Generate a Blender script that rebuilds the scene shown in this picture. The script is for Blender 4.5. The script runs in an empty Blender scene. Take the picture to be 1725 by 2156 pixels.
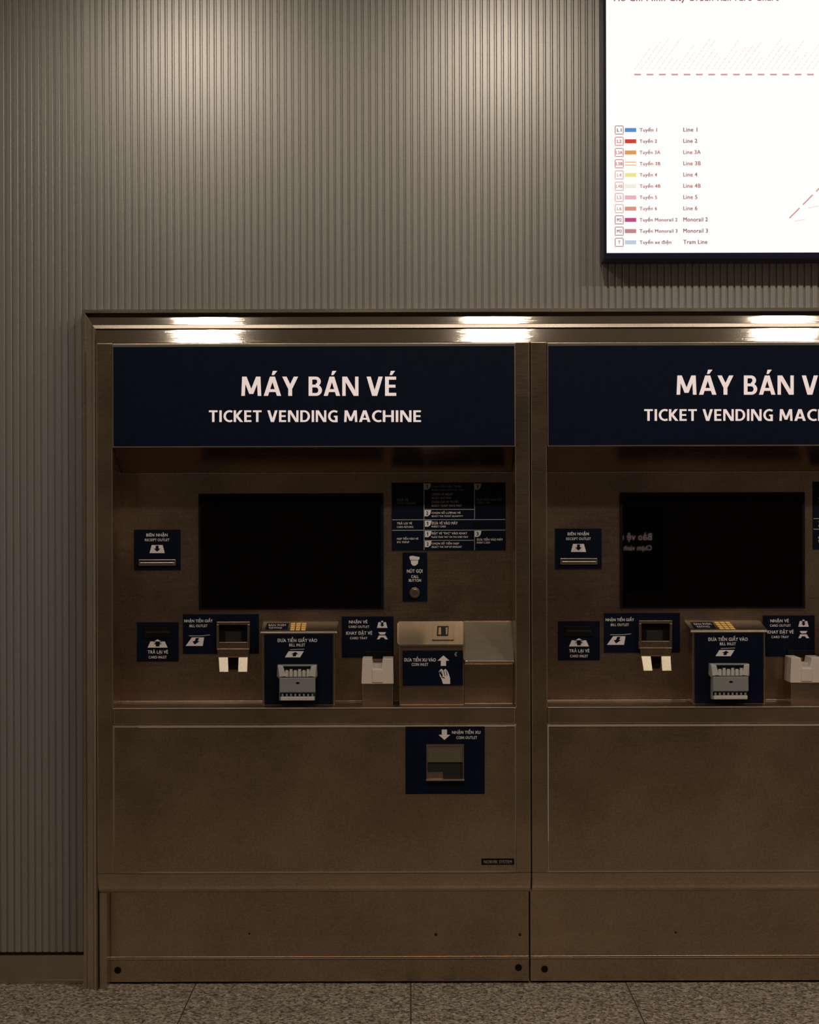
import bpy, math
from mathutils import Matrix, Vector

sc = bpy.context.scene
sc.view_settings.view_transform = 'Standard'
sc.view_settings.look = 'None'

S = 0.0013; D = 4.7; CX = 862.5; CY = 1078.0; HC = 1.314; A = 0.0027
WALL = 0.10; CEIL = 3.1

def K(dep): return S*(D+dep)/D
def PX(px, py, dep):
    u = px-CX; v = py-CY
    qx = u-A*v; qy = v+A*u
    return qx*K(dep), HC-qy*K(dep)
def RW(r, dep):
    x, z = PX((r[0]+r[2])/2, (r[1]+r[3])/2, dep)
    hw = abs(r[2]-r[0])/2*K(dep); hh = abs(r[3]-r[1])/2*K(dep)
    return x-hw, x+hw, z-hh, z+hh
def ZP(py, dep, px=660): return PX(px, py, dep)[1]
def XP(px, dep, py=1300): return PX(px, py, dep)[0]

# ------------------------------------------------------------ materials
def mat_new(name):
    m = bpy.data.materials.new(name); m.use_nodes = True
    nt = m.node_tree
    return m, nt, nt.nodes['Principled BSDF']

def simple(name, col, rough=0.5, metal=0.0, emit=None, es=0.0, spec=0.5, var=0.06):
    m, nt, b = mat_new(name)
    tc = nt.nodes.new('ShaderNodeTexCoord')
    nz = nt.nodes.new('ShaderNodeTexNoise'); nz.inputs['Scale'].default_value = 60
    nt.links.new(tc.outputs['Object'], nz.inputs['Vector'])
    mx = nt.nodes.new('ShaderNodeMix'); mx.data_type = 'RGBA'
    mx.inputs[6].default_value = (*[c*(1-var) for c in col], 1)
    mx.inputs[7].default_value = (*[min(1, c*(1+var)) for c in col], 1)
    nt.links.new(nz.outputs['Fac'], mx.inputs[0])
    nt.links.new(mx.outputs[2], b.inputs['Base Color'])
    b.inputs['Roughness'].default_value = rough
    b.inputs['Metallic'].default_value = metal
    b.inputs['Specular IOR Level'].default_value = spec
    if emit:
        b.inputs['Emission Color'].default_value = (*emit, 1)
        b.inputs['Emission Strength'].default_value = es
    return m

def steel(name, col, rough=0.3, brush=0.08, stain=0.2, bump=0.02, bs_=350, xs=12, smudge=0.0):
    m, nt, b = mat_new(name)
    N = nt.nodes.new; L = nt.links.new
    tc = N('ShaderNodeTexCoord')
    mp = N('ShaderNodeMapping'); mp.inputs['Scale'].default_value = (xs, xs, bs_)
    L(tc.outputs['Object'], mp.inputs['Vector'])
    nz = N('ShaderNodeTexNoise'); nz.inputs['Scale'].default_value = 1.0; nz.inputs['Detail'].default_value = 3
    L(mp.outputs[0], nz.inputs['Vector'])
    n2 = N('ShaderNodeTexNoise'); n2.inputs['Scale'].default_value = 3.0; n2.inputs['Detail'].default_value = 7
    n2.inputs['Roughness'].default_value = 0.62
    L(tc.outputs['Object'], n2.inputs['Vector'])
    n3 = N('ShaderNodeTexNoise'); n3.inputs['Scale'].default_value = 330.0; n3.inputs['Detail'].default_value = 2
    L(tc.outputs['Object'], n3.inputs['Vector'])
    r = N('ShaderNodeMapRange'); r.inputs[3].default_value = max(0.04, rough-brush); r.inputs[4].default_value = rough+brush
    L(nz.outputs['Fac'], r.inputs[0])
    sm = N('ShaderNodeMath'); sm.operation = 'MULTIPLY_ADD'; sm.inputs[1].default_value = smudge
    rr = N('ShaderNodeMath'); rr.operation = 'ADD'; rr.inputs[1].default_value = -0.5*smudge
    L(n2.outputs['Fac'], sm.inputs[0]); L(r.outputs[0], sm.inputs[2]); L(sm.outputs[0], rr.inputs[0])
    L(rr.outputs[0], b.inputs['Roughness'])
    ad = N('ShaderNodeMath'); ad.operation = 'ADD'
    L(n2.outputs['Fac'], ad.inputs[0]); L(n3.outputs['Fac'], ad.inputs[1])
    r2 = N('ShaderNodeMapRange'); r2.inputs[1].default_value = 0.65; r2.inputs[2].default_value = 1.35
    L(ad.outputs[0], r2.inputs[0])
    mx = N('ShaderNodeMix'); mx.data_type = 'RGBA'
    mx.inputs[6].default_value = (*[c*(1-stain) for c in col], 1)
    mx.inputs[7].default_value = (*[min(1, c*(1+stain)) for c in col], 1)
    L(r2.outputs[0], mx.inputs[0]); L(mx.outputs[2], b.inputs['Base Color'])
    b.inputs['Metallic'].default_value = 1.0
    bp = N('ShaderNodeBump'); bp.inputs['Strength'].default_value = bump; bp.inputs['Distance'].default_value = 0.002
    L(nz.outputs['Fac'], bp.inputs['Height']); L(bp.outputs[0], b.inputs['Normal'])
    return m

def emis(name, col, st=1.0):
    m, nt, b = mat_new(name)
    b.inputs['Base Color'].default_value = (0.01, 0.01, 0.01, 1)
    b.inputs['Roughness'].default_value = 0.6
    b.inputs['Specular IOR Level'].default_value = 0.1
    b.inputs['Emission Color'].default_value = (*col, 1)
    b.inputs['Emission Strength'].default_value = st
    return m
def srgb(r, g, b):
    f = lambda c: (c/255/12.92) if c/255 <= 0.04045 else ((c/255+0.055)/1.055)**2.4
    return (f(r), f(g), f(b))

M_STEEL = steel('brushed_steel', (0.50, 0.392, 0.282), 0.29, 0.06, 0.34, 0.025, smudge=0.2)
M_STEELD = steel('brushed_steel_recess', (0.47, 0.355, 0.262), 0.31, 0.06, 0.32, 0.025, smudge=0.18)
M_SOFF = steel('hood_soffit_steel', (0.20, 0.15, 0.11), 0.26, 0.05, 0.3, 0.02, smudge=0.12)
M_STEELB = steel('polished_steel_trim', (0.66, 0.59, 0.50), 0.25, 0.03)
M_BAND = steel('polished_steel_band', (0.86, 0.78, 0.67), 0.055, 0.01, 0.08, 0.05, 700, 0.6)
M_LIP = steel('bright_steel_edge', (0.8, 0.7, 0.58), 0.3, 0.05)
M_SUR = steel('surround_steel', (0.54, 0.46, 0.37), 0.33, smudge=0.1)
M_NAVY = simple('navy_panel', (0.0040, 0.0078, 0.024), 0.5, var=0.4, spec=0.12)
M_NAVYD = simple('navy_label', (0.0035, 0.0065, 0.018), 0.5, var=0.3, spec=0.12)
M_WHITE = simple('white_print', (0.88, 0.81, 0.80), 0.5)
M_HEAD = simple('white_header_print_glow', (0.9, 0.8, 0.78), 0.5, emit=(1, 0.84, 0.82), es=0.40)  # slight emission added to brighten the lettering, which is no lamp
M_DIM = simple('dim_print', (0.16, 0.14, 0.13), 0.5)
M_BLACK = simple('black_plastic', (0.004, 0.004, 0.004), 0.5, spec=0.2)
M_GLASS = simple('black_display_glass', (0.0012, 0.0012, 0.0012), 0.015, spec=0.35)
M_GAP = simple('dark_gap', (0.01, 0.008, 0.006), 0.8)
M_GREY = simple('grey_plastic', (0.27, 0.275, 0.265), 0.45)
M_LGREY = simple('light_grey_plastic', (0.6, 0.565, 0.53), 0.4)
M_CREAM = simple('white_plastic', (0.74, 0.65, 0.57), 0.4)
M_YEL = simple('amber_keys', (0.85, 0.5, 0.12), 0.4, emit=(1, .55, .12), es=0.12)

# ------------------------------------------------------------ mesh accumulators
class Acc:
    def __init__(s): s.v = []; s.f = []; s.fm = []; s.mats = []
    def mi(s, m):
        if m not in s.mats: s.mats.append(m)
        return s.mats.index(m)
    def add(s, vs, fs, m):
        o = len(s.v); s.v += [tuple(v) for v in vs]; i = s.mi(m)
        for f in fs: s.f.append([o+k for k in f]); s.fm.append(i)
    def box(s, x0, x1, y0, y1, z0, z1, m):
        vs = [(x0,y0,z0),(x1,y0,z0),(x1,y1,z0),(x0,y1,z0),(x0,y0,z1),(x1,y0,z1),(x1,y1,z1),(x0,y1,z1)]
        s.add(vs, [(0,3,2,1),(4,5,6,7),(0,1,5,4),(1,2,6,5),(2,3,7,6),(3,0,4,7)], m)
    def pbox(s, r, d0, d1, m):
        x0, x1, z0, z1 = RW(r, d0); s.box(x0, x1, d0, d1, z0, z1, m)
    def quad(s, r, dep, m):
        x0, x1, z0, z1 = RW(r, dep)
        s.add([(x0,dep,z0),(x1,dep,z0),(x1,dep,z1),(x0,dep,z1)], [(0,1,2,3)], m)
    def poly(s, pts, dep, m, th=0.0):
        """polygon given by measured points on a plane at depth dep (number or f(py))"""
        P = []
        for (px, py) in pts:
            d = dep(py) if callable(dep) else dep
            x, z = PX(px, py, d); P.append((x, d, z))
        ar = sum(P[i][0]*P[(i+1) % len(P)][2]-P[(i+1) % len(P)][0]*P[i][2] for i in range(len(P)))
        if ar < 0: P.reverse()
        n = len(P)
        if th <= 0: s.add(P, [tuple(range(n))], m)
        else:
            B = [(x, y+th, z) for x, y, z in P]
            fs = [tuple(range(n)), tuple(range(2*n-1, n-1, -1))]
            for i in range(n):
                j = (i+1) % n; fs.append((j, i, n+i, n+j))
            s.add(P+B, fs, m)
    def prof(s, x0, x1, yz, m):
        n = len(yz)
        vs = [(x0, y, z) for y, z in yz]+[(x1, y, z) for y, z in yz]
        fs = [tuple(range(n)), tuple(range(2*n-1, n-1, -1))]
        for i in range(n):
            j = (i+1) % n; fs.append((j, i, n+i, n+j))
        s.add(vs, fs, m)
    def disc(s, px, py, r, dep, m, th=0.002, n=24, squash=1.0):
        s.poly([(px+r*math.cos(2*math.pi*i/n), py+squash*r*math.sin(2*math.pi*i/n)) for i in range(n)], dep, m, th)
    def finish(s, name, parent=None, bevel=0.0, seg=2):
        me = bpy.data.meshes.new(name); me.from_pydata(s.v, [], s.f)
        for m in s.mats: me.materials.append(m)
        for p, i in zip(me.polygons, s.fm): p.material_index = i
        import bmesh
        bm = bmesh.new(); bm.from_mesh(me)
        if bevel > 0: bmesh.ops.recalc_face_normals(bm, faces=bm.faces)
        bm.to_mesh(me); bm.free(); me.update()
        ob = bpy.data.objects.new(name, me); sc.collection.objects.link(ob)
        if parent:
            ob.parent = parent; ob.matrix_parent_inverse = Matrix.Translation(parent.location).inverted()
        if bevel > 0:
            b = ob.modifiers.new('bevel', 'BEVEL'); b.width = bevel; b.segments = seg
            b.limit_method = 'ANGLE'; b.angle_limit = math.radians(35)
        return ob

_cache = {}
def glyphs(t):
    if t in _cache: return _cache[t]
    c = bpy.data.curves.new('t', 'FONT'); c.body = t; c.resolution_u = 3; c.size = 1
    c.space_character = 1.06
    o = bpy.data.objects.new('t', c); sc.collection.objects.link(o)
    bpy.context.view_layer.update()
    dg = bpy.context.evaluated_depsgraph_get()
    me = bpy.data.meshes.new_from_object(o.evaluated_get(dg))
    vs = [tuple(v.co) for v in me.vertices]; fs = [tuple(p.vertices) for p in me.polygons]
    bpy.data.objects.remove(o); bpy.data.meshes.remove(me)
    _cache[t] = (vs, fs); return vs, fs

def text(acc, t, r, dep, m, bold=0.02, dirs=4):
    """lettering fitted to its measured size; strokes are thickened by overprinting"""
    vs, fs = glyphs(t)
    if not vs: return
    ax = min(v[0] for v in vs); bx = max(v[0] for v in vs); ay = min(v[1] for v in vs); by = max(v[1] for v in vs)
    if callable(dep):
        P = []
        for v in vs:
            px = r[0]+(v[0]-ax)/(bx-ax)*(r[2]-r[0]); py = r[3]-(v[1]-ay)/(by-ay)*(r[3]-r[1])
            d = dep(py); x, z = PX(px, py, d); P.append((x, d, z))
        acc.add(P, fs, m); return
    x0, x1, z0, z1 = RW(r, dep)
    sc_ = (x1-x0)/(bx-ax); w = bold*sc_
    x0 += w; x1 -= w; z0 += w*.6; z1 -= w*.6
    offs = [(0, 0)] if bold == 0 else [(w*math.cos(2*math.pi*(k+.5)/dirs), .6*w*math.sin(2*math.pi*(k+.5)/dirs)) for k in range(dirs)]
    if dirs > 4: offs.append((0, 0))
    for k, (ox, oz) in enumerate(offs):
        P = [(x0+(v[0]-ax)/(bx-ax)*(x1-x0)+ox, dep-k*0.00002, z0+(v[1]-ay)/(by-ay)*(z1-z0)+oz) for v in vs]
        acc.add(P, fs, m)

# humanist bold capitals for the header sign, drawn as polygons (cap height 1)
V_ = 0.195; H_ = 0.158
def bar(x0, x1, y0, y1): return [(x0, y0), (x1, y0), (x1, y1), (x0, y1)]
def dia(xa, ya, xb, yb, w): return [(xa-w/2, ya), (xa+w/2, ya), (xb+w/2, yb), (xb-w/2, yb)]
def ring(cx, cy, rx, ry, a0, a1, tx, ty, n=16):
    out = []
    for i in range(n):
        p = math.radians(a0+(a1-a0)*i/n); q = math.radians(a0+(a1-a0)*(i+1)/n)
        out.append([(cx+rx*math.cos(p), cy+ry*math.sin(p)), (cx+rx*math.cos(q), cy+ry*math.sin(q)),
                    (cx+(rx-tx)*math.cos(q), cy+(ry-ty)*math.sin(q)), (cx+(rx-tx)*math.cos(p), cy+(ry-ty)*math.sin(p))])
    return out
def letter(c):
    if c == 'M': return 1.06, [dia(.12, 0, .16, 1, V_*.92), dia(.94, 0, .90, 1, V_*.92), dia(.19, 1, .53, .1, V_*1.05), dia(.87, 1, .53, .1, V_*1.05), bar(.43, .63, .1, .2)]
    if c in 'AÁ':
        p = [dia(.11, 0, .42, 1, V_*1.1), dia(.77, 0, .46, 1, V_*1.1), bar(.24, .64, .20, .35)]
        if c == 'Á': p.append([(.40, 1.08), (.52, 1.08), (.68, 1.30), (.46, 1.30)])
        return .88, p
    if c == 'Y': return .80, [bar(.40-V_/2, .40+V_/2, 0, .45), dia(.40, .38, .11, 1, V_*1.12), dia(.40, .38, .69, 1, V_*1.12)]
    if c == 'B':
        return .72, [bar(0, V_, 0, 1), bar(0, .40, 0, .15), bar(0, .38, 1-.15, 1), bar(0, .40, .44, .585)]+ring(.38, .745, .27, .255, -90, 90, V_, .15)+ring(.40, .292, .31, .292, -90, 90, V_, .15)
    if c == 'N': return .86, [bar(0, V_*.92, 0, 1), bar(.86-V_*.92, .86, 0, 1), dia(.13, 1, .73, 0, V_*1.25)]
    if c == 'V': return .84, [dia(.11, 1, .40, 0, V_*1.12), dia(.73, 1, .44, 0, V_*1.12)]
    if c in 'EÉ':
        p = [bar(0, V_, 0, 1), bar(0, .58, 0, H_), bar(0, .57, 1-H_, 1), bar(0, .54, .43, .43+H_*.95)]
        if c == 'É': p.append([(.24, 1.08), (.36, 1.08), (.52, 1.30), (.30, 1.30)])
        return .59, p
    if c == 'T': return .70, [bar(.35-V_/2, .35+V_/2, 0, 1), bar(0, .70, 1-H_, 1)]
    if c == 'I': return V_, [bar(0, V_, 0, 1)]
    if c == 'C': return .68, ring(.50, .5, .50, .515, 62, 298, V_, .165, 24)+[[(.73, .955), (.68, .79), (.60, .86), (.66, .96)], [(.73, .045), (.68, .21), (.60, .14), (.66, .04)]]
    if c == 'G': return .78, ring(.50, .5, .50, .515, 58, 270, V_, .165, 24)+[bar(.50, .78, -.015, .15), bar(.78-V_, .78, 0, .52), bar(.48, .78, .40, .54), [(.78, .95), (.73, .78), (.64, .85), (.68, .97)]]
    if c == 'K': return .76, [bar(0, V_, 0, 1), dia(.22, .5, .60, 1, V_*1.25), dia(.22, .56, .64, 0, V_*1.3)]
    if c == 'D': return .80, [bar(0, V_, 0, 1), bar(0, .34, 0, .155), bar(0, .34, 1-.155, 1)]+ring(.34, .5, .46, .5, -90, 90, V_, .155, 20)
    if c == 'H': return .84, [bar(0, V_, 0, 1), bar(.84-V_, .84, 0, 1), bar(0, .84, .43, .43+H_)]
def word(acc, t, x0p, x1p, ycap, ybase, dep, m, gap=0.14):
    kern = {('Á', 'Y'): -.09, ('A', 'C'): -.03, ('M', 'Á'): -.05, ('M', 'A'): -.05, ('B', 'Á'): -.06, ('Á', 'N'): -.03, ('V', 'É'): -.02, ('V', 'E'): -.02, ('K', 'E'): -.05, ('E', 'T'): -.03}
    x = 0; pl = []; last = None
    for c in t:
        if last: x += gap+kern.get((last, c), 0)
        w, ps = letter(c)
        for p in ps: pl.append([(x+a, b_) for a, b_ in p])
        x += w; last = c
    for k, p in enumerate(pl):
        acc.poly([(x0p+a/x*(x1p-x0p), ybase-b_*(ybase-ycap)) for a, b_ in p], dep-(k % 7)*0.00003, m)

def empty(name, loc):
    e = bpy.data.objects.new(name, None); e.location = loc; e.empty_display_size = 0.1
    sc.collection.objects.link(e); return e

# ------------------------------------------------------------ ticket vending machine
REC = 0.15
mc = XP(660, 0)
tvm = empty('ticket_vending_machine', (mc, 0, 0))
xL = XP(204, 0); xR = xL+915*S-0.0025
xiL = XP(238, 0); xiR = XP(1085.5, 0)
ztop = ZP(721, 0); zbot = ZP(1868, 0.09)

b = Acc()
zj = ZP(1838, 0)
b.box(xL, xiL, 0, 0.45, zj, ztop, M_STEEL)
b.box(xiR, xR, 0, 0.45, zj, ztop, M_STEEL)
def low(x0, x1, m, off=0.0):
    yz = [(0+off, zj)]
    for i in range(1, 8):
        a = i/7*math.pi/2
        yz.append((off+0.03*(1-math.cos(a)), zj-(zj-zbot)*math.sin(a)))
    yz += [(0.45, zbot), (0.45, zj)]
    b.prof(x0, x1, yz, m)
low(xL, xR, M_STEEL)
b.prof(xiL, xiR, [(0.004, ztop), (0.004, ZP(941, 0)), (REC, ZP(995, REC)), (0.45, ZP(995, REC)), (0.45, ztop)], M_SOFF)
b.finish('cabinet_body', tvm, 0.0025)

b = Acc()
zl = ZP(1490, 0)
b.box(xiL, xiR, REC, 0.2, zl-0.01, ZP(996, REC), M_STEELD)
b.finish('recessed_control_panel', tvm)

b = Acc()
b.box(xiL, xiR, 0.0, 0.2, ZP(1527, 0), zl, M_STEELD)
b.box(xiL+0.002, xiR-0.002, -0.006, 0.0, ZP(1524, 0), ZP(1492, 0), M_STEELD)
b.finish('counter_ledge', tvm, 0.002)
b = Acc()
for py in (1490.5, 1527.5):
    b.box(xiL, xiR, -0.008, 0.002, ZP(py+1.2, 0), ZP(py-1.0, 0), M_LIP)
b.box(xiL-0.001, xiR, REC-0.004, REC, ZP(1478, REC), ZP(1475, REC), M_SUR)
b.finish('ledge_edge_trim', tvm, 0.001)

b = Acc()
b.box(xiL+0.002, xiR-0.001, -0.004, 0.0, zj+0.004, ZP(1531, 0), M_STEEL)
b.finish('service_door', tvm, 0.002)

b = Acc()
b.pbox((237, 723, 1085, 941), -0.006, 0.004, M_LIP)
b.pbox((238.5, 729, 1083.5, 938.5), -0.008, -0.006, M_NAVY)
b.finish('header_sign_panel', tvm, 0.0012)
t = Acc()
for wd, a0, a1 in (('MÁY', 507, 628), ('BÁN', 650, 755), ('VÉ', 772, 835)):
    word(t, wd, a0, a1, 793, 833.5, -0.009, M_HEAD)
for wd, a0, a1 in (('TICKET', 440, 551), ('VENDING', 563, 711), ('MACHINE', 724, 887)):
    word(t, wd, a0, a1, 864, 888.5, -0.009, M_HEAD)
t.finish('header_lettering', tvm)

# plinth
b = Acc()
xb0 = xL+0.001; xb1 = xR
b.box(xb0, xb1, 0.09, 0.4, ZP(2015, 0.09), zbot+0.002, M_STEEL)
b.box(xb0, xb1, 0.086, 0.4, 0.006, ZP(2019, 0.09), M_STEEL)
b.finish('plinth', tvm, 0.0015)
b = Acc()
b.box(xb0, xb1, 0.084, 0.1, ZP(2019, 0.086), ZP(2016.5, 0.086), M_LIP)
b.disc(918, 1968, 3, 0.0885, M_GAP, 0.002); b.disc(1095, 1968, 3, 0.0885, M_GAP, 0.002)
b.disc(525, 1966, 2, 0.0885, M_GAP, 0.002)
for cx, cy in ((248, 2043), (1092, 2037.5)):
    b.disc(cx, cy, 9, 0.0845, M_STEELD, 0.003); b.disc(cx, cy, 7.2, 0.0835, M_BLACK, 0.002)
b.box(xb0+0.01, xb1-0.01, 0.1, 0.39, 0.0, 0.007, M_GAP)
b.finish('plinth_fittings', tvm)

# ---- display
F = REC
b = Acc()
b.pbox((418, 1039, 808, 1284), F-0.006, F, M_BLACK)
b.finish('display_bezel', tvm, 0.0015)
b = Acc(); b.pbox((424, 1046, 802, 1279), F-0.0075, F-0.006, M_GLASS); b.finish('display_glass', tvm)

# ---- flat label plates
b = Acc()
PL = F-0.003
for r in ((825, 1016, 1065, 1159), (848, 1163, 900, 1267), (282, 1115, 380, 1201), (288, 1310, 376, 1393),
          (385, 1293, 545, 1377), (720, 1298, 829, 1385)):
    b.pbox(r, PL, F, M_NAVYD)
b.finish('label_plates', tvm, 0.0006)

g = Acc(); t = Acc()
L1 = PL-0.0008; L2 = PL-0.0014
W1 = simple('rule_print', (0.45, 0.42, 0.38), 0.5)
for r in ((826, 1093.4, 1064, 1094.8), (826, 1115.6, 1064, 1117), (893, 1072, 999, 1073.2), (893, 1137, 999, 1138.2),
          (892.5, 1017, 893.7, 1158), (998.8, 1017, 1000, 1094), (998.8, 1116, 1000, 1158)):
    g.quad(r, L1, W1)
def tab(x, y, n, m=M_WHITE):
    g.poly([(x, y), (x+14, y), (x+12, y+9), (x+7, y+13), (x, y+13)], L1, m)
    if n == '1': g.poly([(x+5.2, y+2.5), (x+6.8, y+2.5), (x+6.8, y+10), (x+5.2, y+10), (x+5.2, y+4.4), (x+3.8, y+5), (x+3.8, y+3.8)], L2, M_NAVYD)
    else: text(t, n, (x+3.5, y+2.5, x+8, y+10), L2, M_NAVYD, 0.03)
MD2 = simple('half_dim_print', (0.35, 0.31, 0.28), 0.5)
tab(894, 1018, '1', MD2); tab(894, 1074, '2'); tab(895, 1096, '1'); tab(895, 1118, '1'); tab(895, 1139, '2')
tab(1000, 1117.5, '3'); tab(1000, 1018, '3', MD2)
def two(a, c, x0, x1, y, m=M_WHITE, x1b=None):
    text(t, a, (x0, y, x1, y+7.5), L2, m, 0.025)
    text(t, c, (x0, y+9.5, x1b or x1, y+13.5), L2, m, 0.015)
two('MUA VÉ', 'TICKET PURCHASE', 836, 860, 1048, M_DIM, 876)
two('CHỌN ĐIỂM ĐẾN TRƯỚC', 'SELECT DESTINATION FIRST', 909, 973, 1020, M_DIM, 978)
two('CHỌN VÉ NGÀY', 'SELECT DAY PASS', 909, 954, 1037, MD2, 950)
two('CHỌN GIÁ VÉ TRƯỚC', 'SELECT TICKET PRICE FIRST', 909, 967, 1053, MD2, 973)
two('CHỌN SỐ LƯỢNG VÉ', 'SELECT THE TICKET QUANTITY', 909, 970, 1075.5, M_WHITE, 975)
two('ĐƯA TIỀN VÀO MÁY', 'INSERT CASH', 1004, 1059, 1047, M_DIM, 1032)
two('TRẢ LẠI VÉ', 'CARD RETURN', 836, 868, 1098, M_WHITE, 870)
two('ĐƯA VÉ VÀO MÁY', 'INSERT CARD', 909, 964, 1097, M_WHITE, 939)
two('NẠP TIỀN VÀO VÉ', 'SVC TOPUP', 836, 881, 1130, M_WHITE, 862)
two('ĐẶT VÉ "SVC" VÀO KHAY', 'PLACE YOUR "SVC" ON THE CARD TRAY', 909, 984, 1119, M_WHITE, 986)
two('CHỌN SỐ TIỀN NẠP', 'SELECT THE TOP UP AMOUNT', 909, 967, 1140, M_WHITE, 973)
two('ĐƯA TIỀN VÀO MÁY', 'INSERT CASH', 1004, 1059, 1131, M_WHITE, 1032)
g.poly([(863, 1176), (862, 1172), (868, 1170), (884, 1173), (883, 1178), (880, 1179), (864, 1179)], L1, M_WHITE)
g.poly([(865, 1180), (881, 1180), (880, 1187), (875, 1191), (870, 1191), (866, 1187)], L1, M_WHITE)
text(t, 'NÚT GỌI', (857, 1197, 890, 1208), L2, M_WHITE, 0.03)
text(t, 'CALL', (866, 1211, 882, 1217), L2, M_WHITE, 0.03)
text(t, 'BUTTON', (861, 1219, 887, 1225), L2, M_WHITE, 0.03)
def arrow(cx, cy, w, h, up, m, dep=L2, sk=0.0):
    s = -1 if up else 1
    pts = [(-.22, -.5), (.22, -.5), (.22, .0), (.5, .0), (0, .5), (-.5, .0), (-.22, .0)]
    g.poly([(cx+x*w - sk*(y*s*h), cy+y*h*s) for x, y in pts], dep, m)
def tray(cx, cy, w, h, up, sk=0.0):
    g.poly([(cx-w*.36+sk*h*.5, cy-h/2), (cx+w*.36+sk*h*.5, cy-h/2), (cx+w/2-sk*h*.5, cy+h/2), (cx-w/2-sk*h*.5, cy+h/2)], L1, M_WHITE)
    arrow(cx, cy-1, w*0.42, h*0.75, up, M_NAVYD, L2, sk)
tray(331, 1156, 32, 17, False)
text(t, 'BIÊN NHẬN', (308, 1121, 353, 1131.5), L2, M_WHITE, 0.03)
text(t, 'RECEIPT OUTLET', (305, 1134, 357, 1139.5), L2, M_WHITE, 0.02)
tray(332, 1357, 42, 13, True); arrow(332, 1352, 20, 12, True, M_WHITE, L1)
text(t, 'TRẢ LẠI VÉ', (311, 1367, 354, 1378), L2, M_WHITE, 0.03)
text(t, 'CARD INLET', (313, 1381, 351, 1386.5), L2, M_WHITE, 0.02)
text(t, 'NHẬN TIỀN GIẤY', (388, 1301, 448, 1312), L2, M_WHITE, 0.03)
text(t, 'BILL OUTLET', (399, 1315, 437, 1320.5), L2, M_WHITE, 0.02)
tray(413, 1351, 36, 18, False, 0.45)
g.poly([(398, 1338), (424, 1338), (424, 1339.5), (398, 1339.5)], L1, W1)
g.poly([(424, 1338), (442, 1336), (442, 1337.5), (424, 1339.5)], L1, W1)
text(t, 'NHẬN VÉ', (735, 1304, 774, 1314.5), L2, M_WHITE, 0.03)
text(t, 'CARD OUTLET', (734, 1317, 778, 1322), L2, M_WHITE, 0.02)
text(t, 'KHAY ĐẶT VÉ', (729, 1327, 784, 1338.5), L2, M_WHITE, 0.03)
text(t, 'CARD TRAY', (737, 1341, 774, 1346), L2, M_WHITE, 0.02)
tray(805, 1316, 22, 12, False); arrow(805, 1311, 9, 8, False, M_WHITE, L1)
g.poly([(797, 1331), (813, 1331), (810, 1336), (800, 1336)], L1, M_WHITE)
g.poly([(798, 1338), (812, 1338), (817, 1346), (811, 1346), (808, 1342), (802, 1342), (799, 1346), (794, 1346)], L1, M_WHITE)

b = Acc()
b.pbox((292, 1178, 370, 1191), F-0.008, F, M_SUR)
b.pbox((294, 1180, 368, 1183), F-0.0085, F-0.004, M_BLACK)
b.pbox((295, 1184, 367, 1186.5), F-0.011, F-0.006, M_LIP)
b.finish('receipt_slot', tvm, 0.0008)
b = Acc()
b.pbox((302, 1321, 361, 1343), F-0.006, F, M_BLACK)
b.pbox((306, 1329, 357, 1333), F-0.0065, F-0.005, M_GAP)
b.finish('card_inlet_slot', tvm, 0.001)
b = Acc()
b.disc(873.5, 1248, 11, F-0.009, M_STEELD, 0.007)
b.disc(873.5, 1248, 8, F-0.013, M_STEELB, 0.006)
b.finish('call_button', tvm, 0.001)

# bill outlet mouth
b = Acc()
b.pbox((456, 1309, 526, 1315), F-0.018, F, M_STEELD)
b.pbox((456, 1315, 461, 1368), F-0.018, F, M_STEELD)
b.pbox((521, 1315, 526, 1368), F-0.018, F, M_STEELD)
b.pbox((456, 1352, 526, 1368), F-0.012, F, M_STEELD)
b.pbox((461, 1315, 521, 1352), F-0.004, F-0.001, M_BLACK)
b.pbox((474, 1330, 508, 1352), F-0.006, F-0.003, M_GAP)
b.poly([(457, 1366), (525, 1366), (523, 1384), (460, 1384)], F-0.022, M_STEELD, 0.02)
b.poly([(478, 1384), (504, 1384), (503, 1410), (479, 1410)], F-0.006, M_BLACK, 0.005)
M_TAB = steel('satin_steel_tab', (0.85, 0.74, 0.58), 0.42, 0.04)
sl = lambda py: F-0.022-(py-1384)/31*0.016
b.poly([(460, 1384), (480, 1384), (481, 1415), (462, 1415)], sl, M_TAB, 0.012)
b.poly([(502, 1384), (522, 1384), (521, 1415), (501, 1415)], sl, M_TAB, 0.012)
b.finish('bill_outlet_chute', tvm, 0.001)

# bill inlet unit
BI = 0.04
b = Acc()
x0, x1, _, _ = RW((547, 1300, 710, 1340), BI)
b.prof(x0, x1, [(F, ZP(1308, F)), (BI+0.004, ZP(1328, BI)), (BI, ZP(1331, BI)), (BI, ZP(1335, BI)), (F, ZP(1335, BI))], M_STEELB)
b.box(x0+0.006, x1-0.006, BI+0.006, F, zl, ZP(1335, BI), M_STEELD)
b.finish('bill_inlet_housing', tvm, 0.003, 3)
b = Acc()
b.pbox((557, 1336, 701, 1484), BI+0.002, BI+0.006, M_NAVYD)
ks = lambda py: BI+0.004+(1328-py)/20*(F-BI-0.004)-0.002
b.poly([(563, 1312), (609, 1312), (605, 1325), (558, 1325)], ks, M_NAVYD, 0.002)
b.finish('bill_inlet_face', tvm)
b = Acc()
for i in range(3):
    for j in range(4):
        X = 613+i*11.5-j*0.6; Y = 1311.5+j*4.2
        b.poly([(X, Y), (X+9, Y), (X+9, Y+3), (X, Y+3)], lambda py: ks(py)-0.002, M_YEL, 0.004)
b.finish('keypad', tvm)
BL = BI+0.0012
kt = lambda py: ks(py)-0.002
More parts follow.
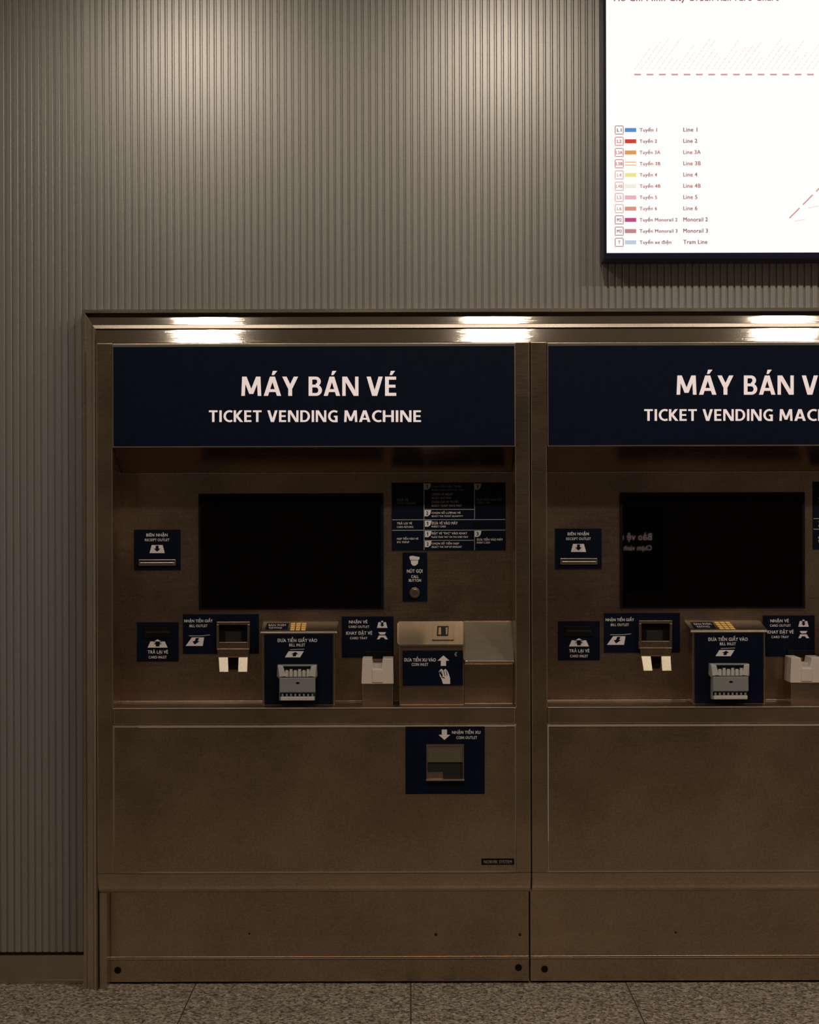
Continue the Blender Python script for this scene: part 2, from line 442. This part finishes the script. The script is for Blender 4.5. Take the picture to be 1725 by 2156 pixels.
text(t, 'BÀN PHÍM', (566, 1313.2, 602, 1318.2), kt, M_WHITE, 0.02)
text(t, 'KEYPAD', (567, 1320, 594, 1323.5), kt, M_WHITE, 0.02)
text(t, 'ĐƯA TIỀN GIẤY VÀO', (584, 1341, 668, 1352), BL, M_WHITE, 0.03)
text(t, 'BILL INLET', (609, 1355, 643, 1361), BL, M_WHITE, 0.02)
g.poly([(608, 1371), (640, 1371), (632, 1384), (600, 1384)], BL, M_WHITE)
arrow(621, 1377, 15, 9, True, M_NAVYD, BL-0.0006, 0.3)
g.poly([(611, 1367), (641, 1366), (641, 1367.5), (611, 1368.5)], BL, W1)

AC = 0.012
b = Acc()
b.poly([(584, 1400), (667, 1400), (668, 1424), (663, 1430), (663, 1475), (588, 1475), (588, 1430), (583, 1424)], AC+0.008, M_GREY, 0.022)
b.poly([(585, 1401), (596, 1403), (602, 1424), (588, 1426)], AC, M_LGREY, 0.01)
b.poly([(655, 1403), (666, 1401), (664, 1426), (650, 1424)], AC, M_LGREY, 0.01)
b.pbox((589, 1427, 664, 1458), AC, AC+0.012, M_GREY)
b.pbox((591, 1467, 662, 1475), AC, AC+0.012, M_LGREY)
b.finish('bill_acceptor', tvm, 0.0015)
b = Acc()
b.pbox((596, 1403, 656, 1424), AC+0.005, AC+0.008, M_BLACK)
b.pbox((597, 1413, 655, 1425), AC+0.0035, AC+0.005, M_GREY)
for i in range(6):
    b.poly([(601+i*9, 1411-(i % 2)*2), (607+i*9, 1411-(i % 2)*2), (607+i*9, 1425), (601+i*9, 1425)], AC+0.002, M_LGREY, 0.004)
b.pbox((590, 1460, 663, 1466), AC+0.006, AC+0.009, M_BLACK)
for i in range(8): b.pbox((593+i*9, 1461, 597+i*9, 1466), AC+0.003, AC+0.007, M_GREY)
b.disc(627, 1438, 4, AC-0.0008, M_BLACK, 0.002, squash=.5)
b.finish('bill_acceptor_mouth', tvm)

# card tray
CT = 0.06
b = Acc()
b.pbox((763, 1437, 828, 1487), CT+0.004, F, M_STEELD)
b.finish('card_tray_pedestal', tvm, 0.002)
b = Acc()
b.poly([(763, 1387), (783, 1387), (787, 1408), (803, 1408), (806, 1387), (828, 1387), (829, 1440), (761, 1440)], CT, M_CREAM, F-CT-0.01)
b.pbox((785, 1398, 805, 1410), CT+0.03, F-0.01, M_LGREY)
b.pbox((784, 1410, 807, 1437), CT-0.002, CT+0.001, M_CREAM)
b.finish('card_tray', tvm, 0.0025, 3)
b = Acc()
b.pbox((770, 1371, 826, 1387), F-0.012, F, M_BLACK)
b.finish('card_outlet_slot', tvm, 0.001)

# coin inlet unit
CI = 0.05
b = Acc()
b.prof(XP(838, F)+0.004, XP(976.5, CI), [(F, ZP(1308, F)), (CI+0.002, ZP(1356, CI)), (CI+0.002, zl), (F, zl)], M_STEELD)
b.prof(XP(977.5, CI), xiR-0.0005, [(F, ZP(1308, F)), (CI-0.02, ZP(1393, CI-0.02)), (CI-0.018, ZP(1396, CI-0.02)), (CI+0.03, ZP(1400, CI)), (CI+0.03, zl), (F, zl)], M_STEELD)
b.finish('coin_inlet_console', tvm, 0.002)
M_STM = steel('mid_steel', (0.42, 0.385, 0.30), 0.4, 0.04)
c1 = lambda py: CI+(1357-py)/49*(F-CI)-0.002
c2 = lambda py: CI-0.02+(1393-py)/85*(F-CI+0.02)-0.002
b = Acc()
b.poly([(839, 1309), (976, 1309), (976, 1357), (843, 1357), (839, 1353)], c1, M_STM, 0.003)
b.poly([(978, 1309), (1083, 1309), (1083, 1392), (984, 1392), (978, 1386)], c2, M_STM, 0.003)
b.finish('coin_console_tops', tvm, 0.001)
b = Acc()
def tube(pts, dep, r=1.0, m=M_LIP):
    for (a0, b0), (a1, b1) in zip(pts[:-1], pts[1:]):
        dx, dy = a1-a0, b1-b0; l = math.hypot(dx, dy); nx, ny = -dy/l*r, dx/l*r
        b.poly([(a0+nx, b0+ny), (a1+nx, b1+ny), (a1-nx, b1-ny), (a0-nx, b0-ny)], dep, m, 0.003)
tube([(838, 1312), (838, 1352), (840, 1356), (845, 1358.5), (976, 1358.5)], lambda py: c1(min(py, 1357))-0.001)
tube([(977, 1312), (977, 1386), (979, 1391), (984, 1394), (1084, 1394)], lambda py: c2(min(py, 1393))-0.001)
b.finish('console_edge_trim', tvm)
b = Acc()
b.poly([(911, 1312), (957, 1312), (956, 1347), (910, 1347)], lambda py: c1(py)-0.004, M_STM, 0.006)
b.poly([(921, 1318), (945, 1318), (944, 1339), (920, 1339)], lambda py: c1(py)-0.005, M_GAP, 0.002)
b.poly([(924, 1321), (929, 1321), (929, 1336), (923, 1336)], lambda py: c1(py)-0.006, M_STEELD, 0.002)
b.poly([(939, 1321), (943, 1321), (942, 1336), (939, 1336)], lambda py: c1(py)-0.006, M_STEELD, 0.002)
b.finish('coin_slot', tvm, 0.0008)
b = Acc()
b.pbox((848, 1370, 975, 1444), CI-0.001, CI+0.002, M_NAVYD)
b.finish('coin_inlet_label', tvm)
CL = CI-0.0018
text(t, 'ĐƯA TIỀN XU VÀO', (851, 1382, 918, 1393), CL, M_WHITE, 0.03)
text(t, 'COIN INLET', (867, 1396, 902, 1402), CL, M_WHITE, 0.02)
text(t, '€', (957, 1373, 963, 1382), CL, MD2, 0.02)
arrow(934, 1391, 25, 22, True, M_WHITE, CL)
g.poly([(926, 1411), (930, 1408), (934, 1412), (938, 1408), (942, 1412), (945, 1418), (948, 1428), (948, 1440), (933, 1440), (930, 1430), (926, 1422)], CL, M_WHITE)
g.poly([(924, 1413), (927, 1412), (932, 1423), (930, 1425)], CL, M_WHITE)
for a0 in (929, 934, 939):
    g.poly([(a0, 1412), (a0+1.2, 1412), (a0+3.5, 1423), (a0+2.3, 1423)], CL-0.0006, M_NAVYD)
g.poly([(930, 1424), (937, 1427), (937, 1428.5), (930, 1426)], CL-0.0006, M_NAVYD)

# coin outlet in the service door
CO = -0.008
b = Acc()
bx = (898, 1567, 977, 1643)
for r in ((854, 1530, 1021, bx[1]), (854, bx[3], 1021, 1672), (854, bx[1], bx[0], bx[3]), (bx[2], bx[1], 1021, bx[3])):
    b.pbox(r, CO, -0.004, M_NAVYD)
b.finish('coin_outlet_plate', tvm)
b = Acc()
X0, X1, Z0, Z1 = RW(bx, CO)
w = 0.003
b.box(X0, X1, CO-0.003, 0, Z1-w, Z1, M_STEELD); b.box(X0, X0+w, CO-0.003, 0, Z0, Z1-w, M_STEELD)
b.box(X1-w, X1, CO-0.003, 0, Z0, Z1-w, M_STEELD); b.box(X0-0.001, X1+0.001, CO-0.009, 0, Z0, Z0+0.004, M_LIP)
b.box(X0+w, X1-w, CO+0.001, CO+0.003, (Z0+Z1)/2, Z1-w, M_STM)
b.prof(X0+w, X1-w, [(CO+0.003, Z0+0.004), (CO+0.0035, (Z0+Z1)/2-0.004), (CO+0.004, (Z0+Z1)/2), (CO+0.006, Z0+0.004)], M_GAP)  # dark sheet stands for shade in the lower recess, lighter steel above for the lit half
b.box(X0+w, X0+0.045, CO, CO+0.003, Z0+0.004, Z0+0.022, M_STEELD)
b.finish('coin_outlet_cup', tvm, 0.0006)
CP = CO-0.0008
arrow(936, 1547, 25, 22, False, M_WHITE, CP)
text(t, 'NHẬN TIỀN XU', (952, 1535, 1012, 1547), CP, M_WHITE, 0.03)
text(t, 'COIN OUTLET', (961, 1550, 1005, 1556), CP, M_WHITE, 0.02)
b = Acc()
b.pbox((1014, 1808, 1083, 1821), -0.006, -0.004, M_BLACK)
b.finish('maker_nameplate', tvm)
text(t, 'NORVIK SYSTEM', (1019, 1811, 1078, 1818), -0.0068, MD2, 0.015)
t.finish('label_lettering', tvm)
g.finish('label_pictograms', tvm)

# second machine
off = 915*S
tvm2 = tvm.copy(); tvm2.name = 'ticket_vending_machine.001'; tvm2.location.x += off; sc.collection.objects.link(tvm2)
for ch in list(tvm.children):
    c = ch.copy(); sc.collection.objects.link(c); c.parent = tvm2; c.matrix_parent_inverse = ch.matrix_parent_inverse.copy()

# ------------------------------------------------------------ steel surround
b = Acc()
deps = [.10, .035, .035, .0525, .044, .030, .028, .0338, .022, .022, .10]
dsid = [.10, .035, .035, .040, .038, .030, .028, .030, .026, .024, .10]
tops = [650, 650, 657, 659, 682, 683, 690, 691, 720.5, 721, 721]
lefs = [174, 174, 180, 181, 195, 196, 201, 202, 203.4, 203.6, 203.6]
sx_r = xL+2*off+0.003
st = []
for d, ds, tp, lf in zip(deps, dsid, tops, lefs):
    zt = ZP(tp, d, 860)
    xl = min(XP(lf, d, 1100), xL-0.0015) if d < 0.09 else XP(lf, .035, 1100)
    xr = sx_r+(xL-xl)-0.0
    if d >= 0.09: zt = ZP(tp, .035 if tp < 700 else .022, 860)
    st.append([(xl, ds, 0.0), (xl, ds, zt), (xr, ds, zt), (xr, ds, 0.0), (xl, d, zt), (xr, d, zt)])
n = len(st)
mm = [M_SUR, M_SUR, M_GAP, M_BAND, M_LIP, M_SUR, M_GAP, M_BAND, M_BAND, M_GAP]
for i in range(n-1):
    for j, (p, q) in enumerate(((0, 1), (4, 5), (2, 3))):
        b.add([st[i][p], st[i][q], st[i+1][q], st[i+1][p]], [(0, 1, 2, 3)], mm[i] if j == 1 else (M_SUR if i < 9 else M_GAP))
xf = XP(225, .035, 1950)
b.box(xL-0.0015, xf, 0.035, 0.083, 0.0, zbot-0.002, M_SUR)
b.finish('steel_surround_frame')

# ------------------------------------------------------------ ribbed wall
M_WALL, nt, bs = mat_new('ribbed_aluminium')
N = nt.nodes.new; L = nt.links.new
tc = N('ShaderNodeTexCoord')
sx = N('ShaderNodeSeparateXYZ'); L(tc.outputs['Object'], sx.inputs[0])
ml = N('ShaderNodeMath'); ml.operation = 'MULTIPLY'; ml.inputs[1].default_value = 3.0; L(sx.outputs[0], ml.inputs[0])
fl = N('ShaderNodeMath'); fl.operation = 'FLOOR'; L(ml.outputs[0], fl.inputs[0])
wn = N('ShaderNodeTexWhiteNoise'); wn.noise_dimensions = '1D'; L(fl.outputs[0], wn.inputs['W'])
nz = N('ShaderNodeTexNoise'); nz.inputs['Scale'].default_value = 220; L(tc.outputs['Object'], nz.inputs['Vector'])
ad = N('ShaderNodeMath'); ad.operation = 'MULTIPLY_ADD'; ad.inputs[1].default_value = 0.35
L(wn.outputs['Value'], ad.inputs[0]); L(nz.outputs['Fac'], ad.inputs[2])
mx = N('ShaderNodeMix'); mx.data_type = 'RGBA'
mx.inputs[6].default_value = (0.345, 0.335, 0.30, 1); mx.inputs[7].default_value = (0.50, 0.485, 0.445, 1)
L(ad.outputs[0], mx.inputs[0]); L(mx.outputs[2], bs.inputs['Base Color'])
bs.inputs['Metallic'].default_value = 0.62; bs.inputs['Roughness'].default_value = 0.36

pitch = 0.0196; rw = 0.0150; gd = 0.006
ax0 = XP(172, .035, 1100)-0.001; ax1 = sx_r+(xL-ax0)+0.001
zA = ZP(650, .035, 860)+0.001; zB = ZP(2003, WALL)
v = []; f = []
x = -3.4
while x < 4.2:
    prof = [(x, WALL+gd), (x+0.0010, WALL+0.0010), (x+0.0024, WALL), (x+rw-0.0014, WALL), (x+rw, WALL+0.0010), (x+rw+0.0010, WALL+gd), (x+pitch, WALL+gd)]
    inside = x+pitch > ax0 and x < ax1
    if inside and x < ax0:
        zb = zB
        prof = [(min(px_, ax0), py_) for px_, py_ in prof]
    elif inside and x+pitch > ax1: zb = zA
    else: zb = zA if inside else zB
    o = len(v)
    for (a, c) in prof: v.append((a, c, zb)); v.append((a, c, CEIL))
    for i in range(len(prof)-1):
        f.append((o+2*i, o+2*i+2, o+2*i+3, o+2*i+1))
    if inside and x < ax0:
        x2 = x+pitch; o = len(v)
        for (a, c) in [(ax0, WALL+gd), (x2, WALL+gd)]: v.append((a, c, zA)); v.append((a, c, CEIL))
        f.append((o, o+2, o+3, o+1))
    x += pitch
me = bpy.data.meshes.new('wall_back'); me.from_pydata(v, [], f); me.materials.append(M_WALL)
wb = bpy.data.objects.new('wall_back', me); sc.collection.objects.link(wb)

b = Acc()
for (a, c) in ((-3.4, ax0), (ax1, 4.2)):
    b.box(a, c, WALL-0.006, WALL+0.05, 0.0, ZP(2009, WALL), M_SUR)
    b.box(a, c, WALL+0.004, WALL+0.05, ZP(2009, WALL), ZP(2003, WALL), M_GAP)
    b.box(a, c, WALL-0.009, WALL-0.006, 0.0, ZP(2060, WALL), M_SUR)
b.finish('baseboard_back', None, 0.001)

# ------------------------------------------------------------ floor
M_FL, nt, bs = mat_new('granite_tiles')
N = nt.nodes.new; L = nt.links.new
tc = N('ShaderNodeTexCoord')
vo = N('ShaderNodeTexVoronoi'); vo.inputs['Scale'].default_value = 150; L(tc.outputs['Object'], vo.inputs['Vector'])
sv = N('ShaderNodeSeparateColor'); L(vo.outputs['Color'], sv.inputs[0])
cr = N('ShaderNodeValToRGB'); L(sv.outputs[0], cr.inputs[0])
e = cr.color_ramp.elements
e[0].position = 0; e[0].color = (0.07, 0.058, 0.043, 1); e[1].position = 1; e[1].color = (0.60, 0.53, 0.42, 1)
for p, c in ((.2, (0.16, 0.13, 0.10, 1)), (.45, (0.29, 0.25, 0.195, 1)), (.8, (0.41, 0.36, 0.285, 1))):
    q = e.new(p); q.color = c
nz = N('ShaderNodeTexNoise'); nz.inputs['Scale'].default_value = 40; nz.inputs['Detail'].default_value = 5; L(tc.outputs['Object'], nz.inputs['Vector'])
m2 = N('ShaderNodeMix'); m2.data_type = 'RGBA'; m2.blend_type = 'OVERLAY'; m2.inputs[0].default_value = 0.5
L(cr.outputs[0], m2.inputs[6]); L(nz.outputs['Fac'], m2.inputs[7])
sx = N('ShaderNodeSeparateXYZ'); L(tc.outputs['Object'], sx.inputs[0])
def joint(out, offs):
    a = N('ShaderNodeMath'); a.operation = 'ADD'; a.inputs[1].default_value = offs; L(out, a.inputs[0])
    p = N('ShaderNodeMath'); p.operation = 'PINGPONG'; p.inputs[1].default_value = 0.3; L(a.outputs[0], p.inputs[0])
    c = N('ShaderNodeMath'); c.operation = 'LESS_THAN'; c.inputs[1].default_value = 0.0016; L(p.outputs[0], c.inputs[0])
    return c.outputs[0]
j1 = joint(sx.outputs[0], 0.0); j2 = joint(sx.outputs[1], 0.45)
mxx = N('ShaderNodeMath'); mxx.operation = 'MAXIMUM'; L(j1, mxx.inputs[0]); L(j2, mxx.inputs[1])
m3 = N('ShaderNodeMix'); m3.data_type = 'RGBA'; m3.inputs[7].default_value = (0.05, 0.042, 0.033, 1)
L(mxx.outputs[0], m3.inputs[0]); L(m2.outputs[2], m3.inputs[6])
L(m3.outputs[2], bs.inputs['Base Color']); bs.inputs['Roughness'].default_value = 0.35
b = Acc(); b.box(-3.4, 4.2, -8.2, 0.6, -0.05, 0.0, M_FL); b.finish('floor')

# ------------------------------------------------------------ room shell
M_CE = simple('ceiling_paint', (0.42, 0.37, 0.30), 0.8)
M_BW = simple('hall_wall_paint', (0.28, 0.22, 0.165), 0.7)
b = Acc(); b.box(-3.4, 4.2, -8.2, 0.6, CEIL, CEIL+0.1, M_CE); b.finish('ceiling')
b = Acc(); b.box(-3.4, 4.2, -8.3, -8.2, 0.0, CEIL, M_BW); b.finish('wall_front')

sg = empty('security_notice_sign', (1.72, -8.19, 1.1))
b = Acc(); b.box(1.05, 1.95, -8.2, -8.17, 0.7, 1.35, M_BLACK); b.finish('sign_plate', sg, 0.004)
MS = emis('sign_lettering', (1, 0.68, 0.64), 4.0)
for s_, z, wd, h in (('Bảo vệ n', 1.08, 0.24, 0.070), ('Chạm vành v', 1.005, 0.25, 0.048)):
    vs, fs = glyphs(s_); a = Acc()
    ax = min(q[0] for q in vs); bx_ = max(q[0] for q in vs); ay = min(q[1] for q in vs); by = max(q[1] for q in vs)
    a.add([(1.855-(q[0]-ax)/(bx_-ax)*wd, -8.168, z+(q[1]-ay)/(by-ay)*h) for q in vs], fs, MS)
    a.finish('lettering', sg)

# ------------------------------------------------------------ fare map lightbox
LB = 0.012
lb = empty('fare_map_lightbox', (XP(1700, LB, 0), LB, 2.4))
PXR = 2320; PYT = -250
b = Acc()
M_BZ = simple('navy_bezel', (0.008, 0.009, 0.024), 0.4, spec=0.2)
b.pbox((1271, PYT-10, PXR+8, 545), LB, WALL, M_BZ)
b.finish('case', lb, 0.002)
b = Acc()
M_PAP = emis('backlit_paper', (1.0, 0.945, 0.925), 1.06)
b.pbox((1277, PYT, PXR, 531), LB-0.002, LB, M_PAP)
b.finish('backlit_panel', lb)
b = Acc(); pd = LB-0.0028
E = lambda nm, c: emis(nm, srgb(*c), 0.9)
T1 = E('map_text_rose', (176, 92, 84)); T2 = E('map_text_brown', (140, 72, 72)); TP = emis('map_text_pale', srgb(250, 216, 206), 0.98); TD = E('map_dash', (226, 158, 152))
text(b, 'Ho Chi Minh City Urban Rail Fare Chart', (1293, -11, 1640, 6), pd, T2, 0.02)
i = 0
while 1336+i*26 < PXR-20:
    X = 1336+i*26; b.quad((X, 155.3, X+14, 158.7), pd, TD); i += 1
import random
random.seed(4)
i = 0
while 1334+i*12.5 < PXR-60:
    X = 1336+i*12.5; hgt = random.uniform(34, 66) if i % 7 < 5 else random.uniform(20, 40)
    q = 0
    while q < hgt:
        l = random.uniform(2.5, 6)
        x_, y_ = X+q*0.72, 146-q
        b.poly([(x_, y_), (x_+l*.72, y_-l), (x_+l*.72+1.7, y_-l), (x_+1.7, y_)], pd, TP)
        q += l+random.uniform(1.2, 3)
    i += 1
TF = E('map_text_faint', (250, 222, 214))
for i in range(5):
    X, Y = 1662+i*22+i*6, 459-i*22-i*6
    b.poly([(X, Y-1), (X+21, Y-22), (X+23, Y-20), (X+2, Y+1)], pd, TD)
    b.poly([(X+12, Y+6), (X+34, Y+2), (X+34, Y+3.5), (X+12, Y+7.5)], pd, TF)
rows = [('L1', 'Tuyến 1', 'Line 1', (88, 148, 215)), ('L2', 'Tuyến 2', 'Line 2', (226, 62, 48)), ('L3A', 'Tuyến 3A', 'Line 3A', (240, 160, 84)),
        ('L3B', 'Tuyến 3B', 'Line 3B', None), ('L4', 'Tuyến 4', 'Line 4', (250, 240, 150)), ('L4B', 'Tuyến 4B', 'Line 4B', (253, 246, 235)),
        ('L5', 'Tuyến 5', 'Line 5', (246, 184, 196)), ('L6', 'Tuyến 6', 'Line 6', (232, 152, 135)), ('M2', 'Tuyến Monorail 2', 'Monorail 2', (202, 78, 128)),
        ('M3', 'Tuyến Monorail 3', 'Monorail 3', (205, 140, 146)), ('T', 'Tuyến xe điện', 'Tram Line', (200, 214, 236))]
for i, (c, a1, a2, col) in enumerate(rows):
    y = 273.5+i*23.65; w1 = {7: 37, 8: 44, 16: 80, 13: 67}[len(a1)]; w2 = {6: 30, 7: 37, 10: 52, 9: 51}[len(a2)]
    tm = T2 if i >= 8 or i < 2 else T1
    B = E('map_box', (196, 84, 84) if i in (1, 2, 3) else (222, 150, 140) if 3 < i < 8 else (130, 80, 85))
    x0, x1, y0, y1 = 1295, 1313.5, y-9, y+9.5
    for r in ((x0+2, y0, x1-2, y0+1.4), (x0+2, y1-1.4, x1-2, y1), (x0, y0+2, x0+1.4, y1-2), (x1-1.4, y0+2, x1, y1-2)): b.quad(r, pd, B)
    for (p, q) in (((x0, y0+2), (x0+2, y0)), ((x1-2, y0), (x1, y0+2)), ((x0, y1-2), (x0+2, y1)), ((x1-2, y1), (x1, y1-2))):
        b.poly([p, (p[0], p[1]+1.3), (q[0], q[1]+1.3), q], pd, B)
    cw = 2.5 if len(c) == 1 else 5 if len(c) == 2 else 7
    text(b, c, (1304.3-cw, y-3.2, 1304.3+cw, y+4), pd, B if i < 8 else T2, 0.03)
    if col: b.quad((1316, y-4, 1340, y+4.5), pd, E('route_swatch', col))
    else:
        for yy in (-4, 2.5): b.quad((1316, y+yy, 1340, y+yy+1.6), pd, E('route_swatch', (240, 170, 110)))
    text(b, a1, (1347, y-6, 1347+w1, y+6), pd, tm, 0.028)
    text(b, a2, (1439, y-5, 1439+w2, y+3.8), pd, tm, 0.028)
b.finish('fare_map_print', lb)

# ------------------------------------------------------------ downlights
M_RING = simple('downlight_ring', (0.5, 0.47, 0.42), 0.4)
def dl(x, y, P, i):
    e = empty('ceiling_downlight' + ('' if i == 0 else '.%03d' % i), (x, y, CEIL))
    a = Acc(); n = 32
    prof = [(0.065, 0), (0.09, 0), (0.09, -0.006), (0.070, -0.012), (0.064, -0.004)]
    for k in range(n):
        t0, t1 = 2*math.pi*k/n, 2*math.pi*(k+1)/n
        for q in range(len(prof)-1):
            (r0, z0), (r1, z1) = prof[q], prof[q+1]
            a.add([(x+r0*math.cos(t0), y+r0*math.sin(t0), CEIL+z0), (x+r0*math.cos(t1), y+r0*math.sin(t1), CEIL+z0),
                   (x+r1*math.cos(t1), y+r1*math.sin(t1), CEIL+z1), (x+r1*math.cos(t0), y+r1*math.sin(t0), CEIL+z1)], [(0, 1, 2, 3)], M_RING)
    a.finish('trim_ring', e)
    l = bpy.data.lights.new('lamp', 'AREA'); l.shape = 'DISK'; l.size = 0.12; l.energy = P; l.color = (1.0, 0.87, 0.74)
    o = bpy.data.objects.new('lamp', l); sc.collection.objects.link(o); o.parent = e; o.location = (0, 0, -0.008)
i = 0
for x in (-0.79, 0.34, 1.47, 2.60):
    dl(x, WALL-1.6, 12.8, i); i += 1

# ------------------------------------------------------------ world + camera
w = bpy.data.worlds.new('world'); sc.world = w; w.use_nodes = True
w.node_tree.nodes['Background'].inputs[0].default_value = (1.0, 0.85, 0.68, 1)
w.node_tree.nodes['Background'].inputs[1].default_value = 0.13

cam = bpy.data.cameras.new('camera'); co = bpy.data.objects.new('camera', cam); sc.collection.objects.link(co)
cam.sensor_fit = 'VERTICAL'; cam.sensor_height = 24.0; cam.lens = 24.0*D/(2156*S)
co.matrix_world = Matrix.Translation((0, -D, HC)) @ Matrix.Rotation(math.pi/2, 4, 'X') @ Matrix.Rotation(-A, 4, 'Z')
sc.camera = co
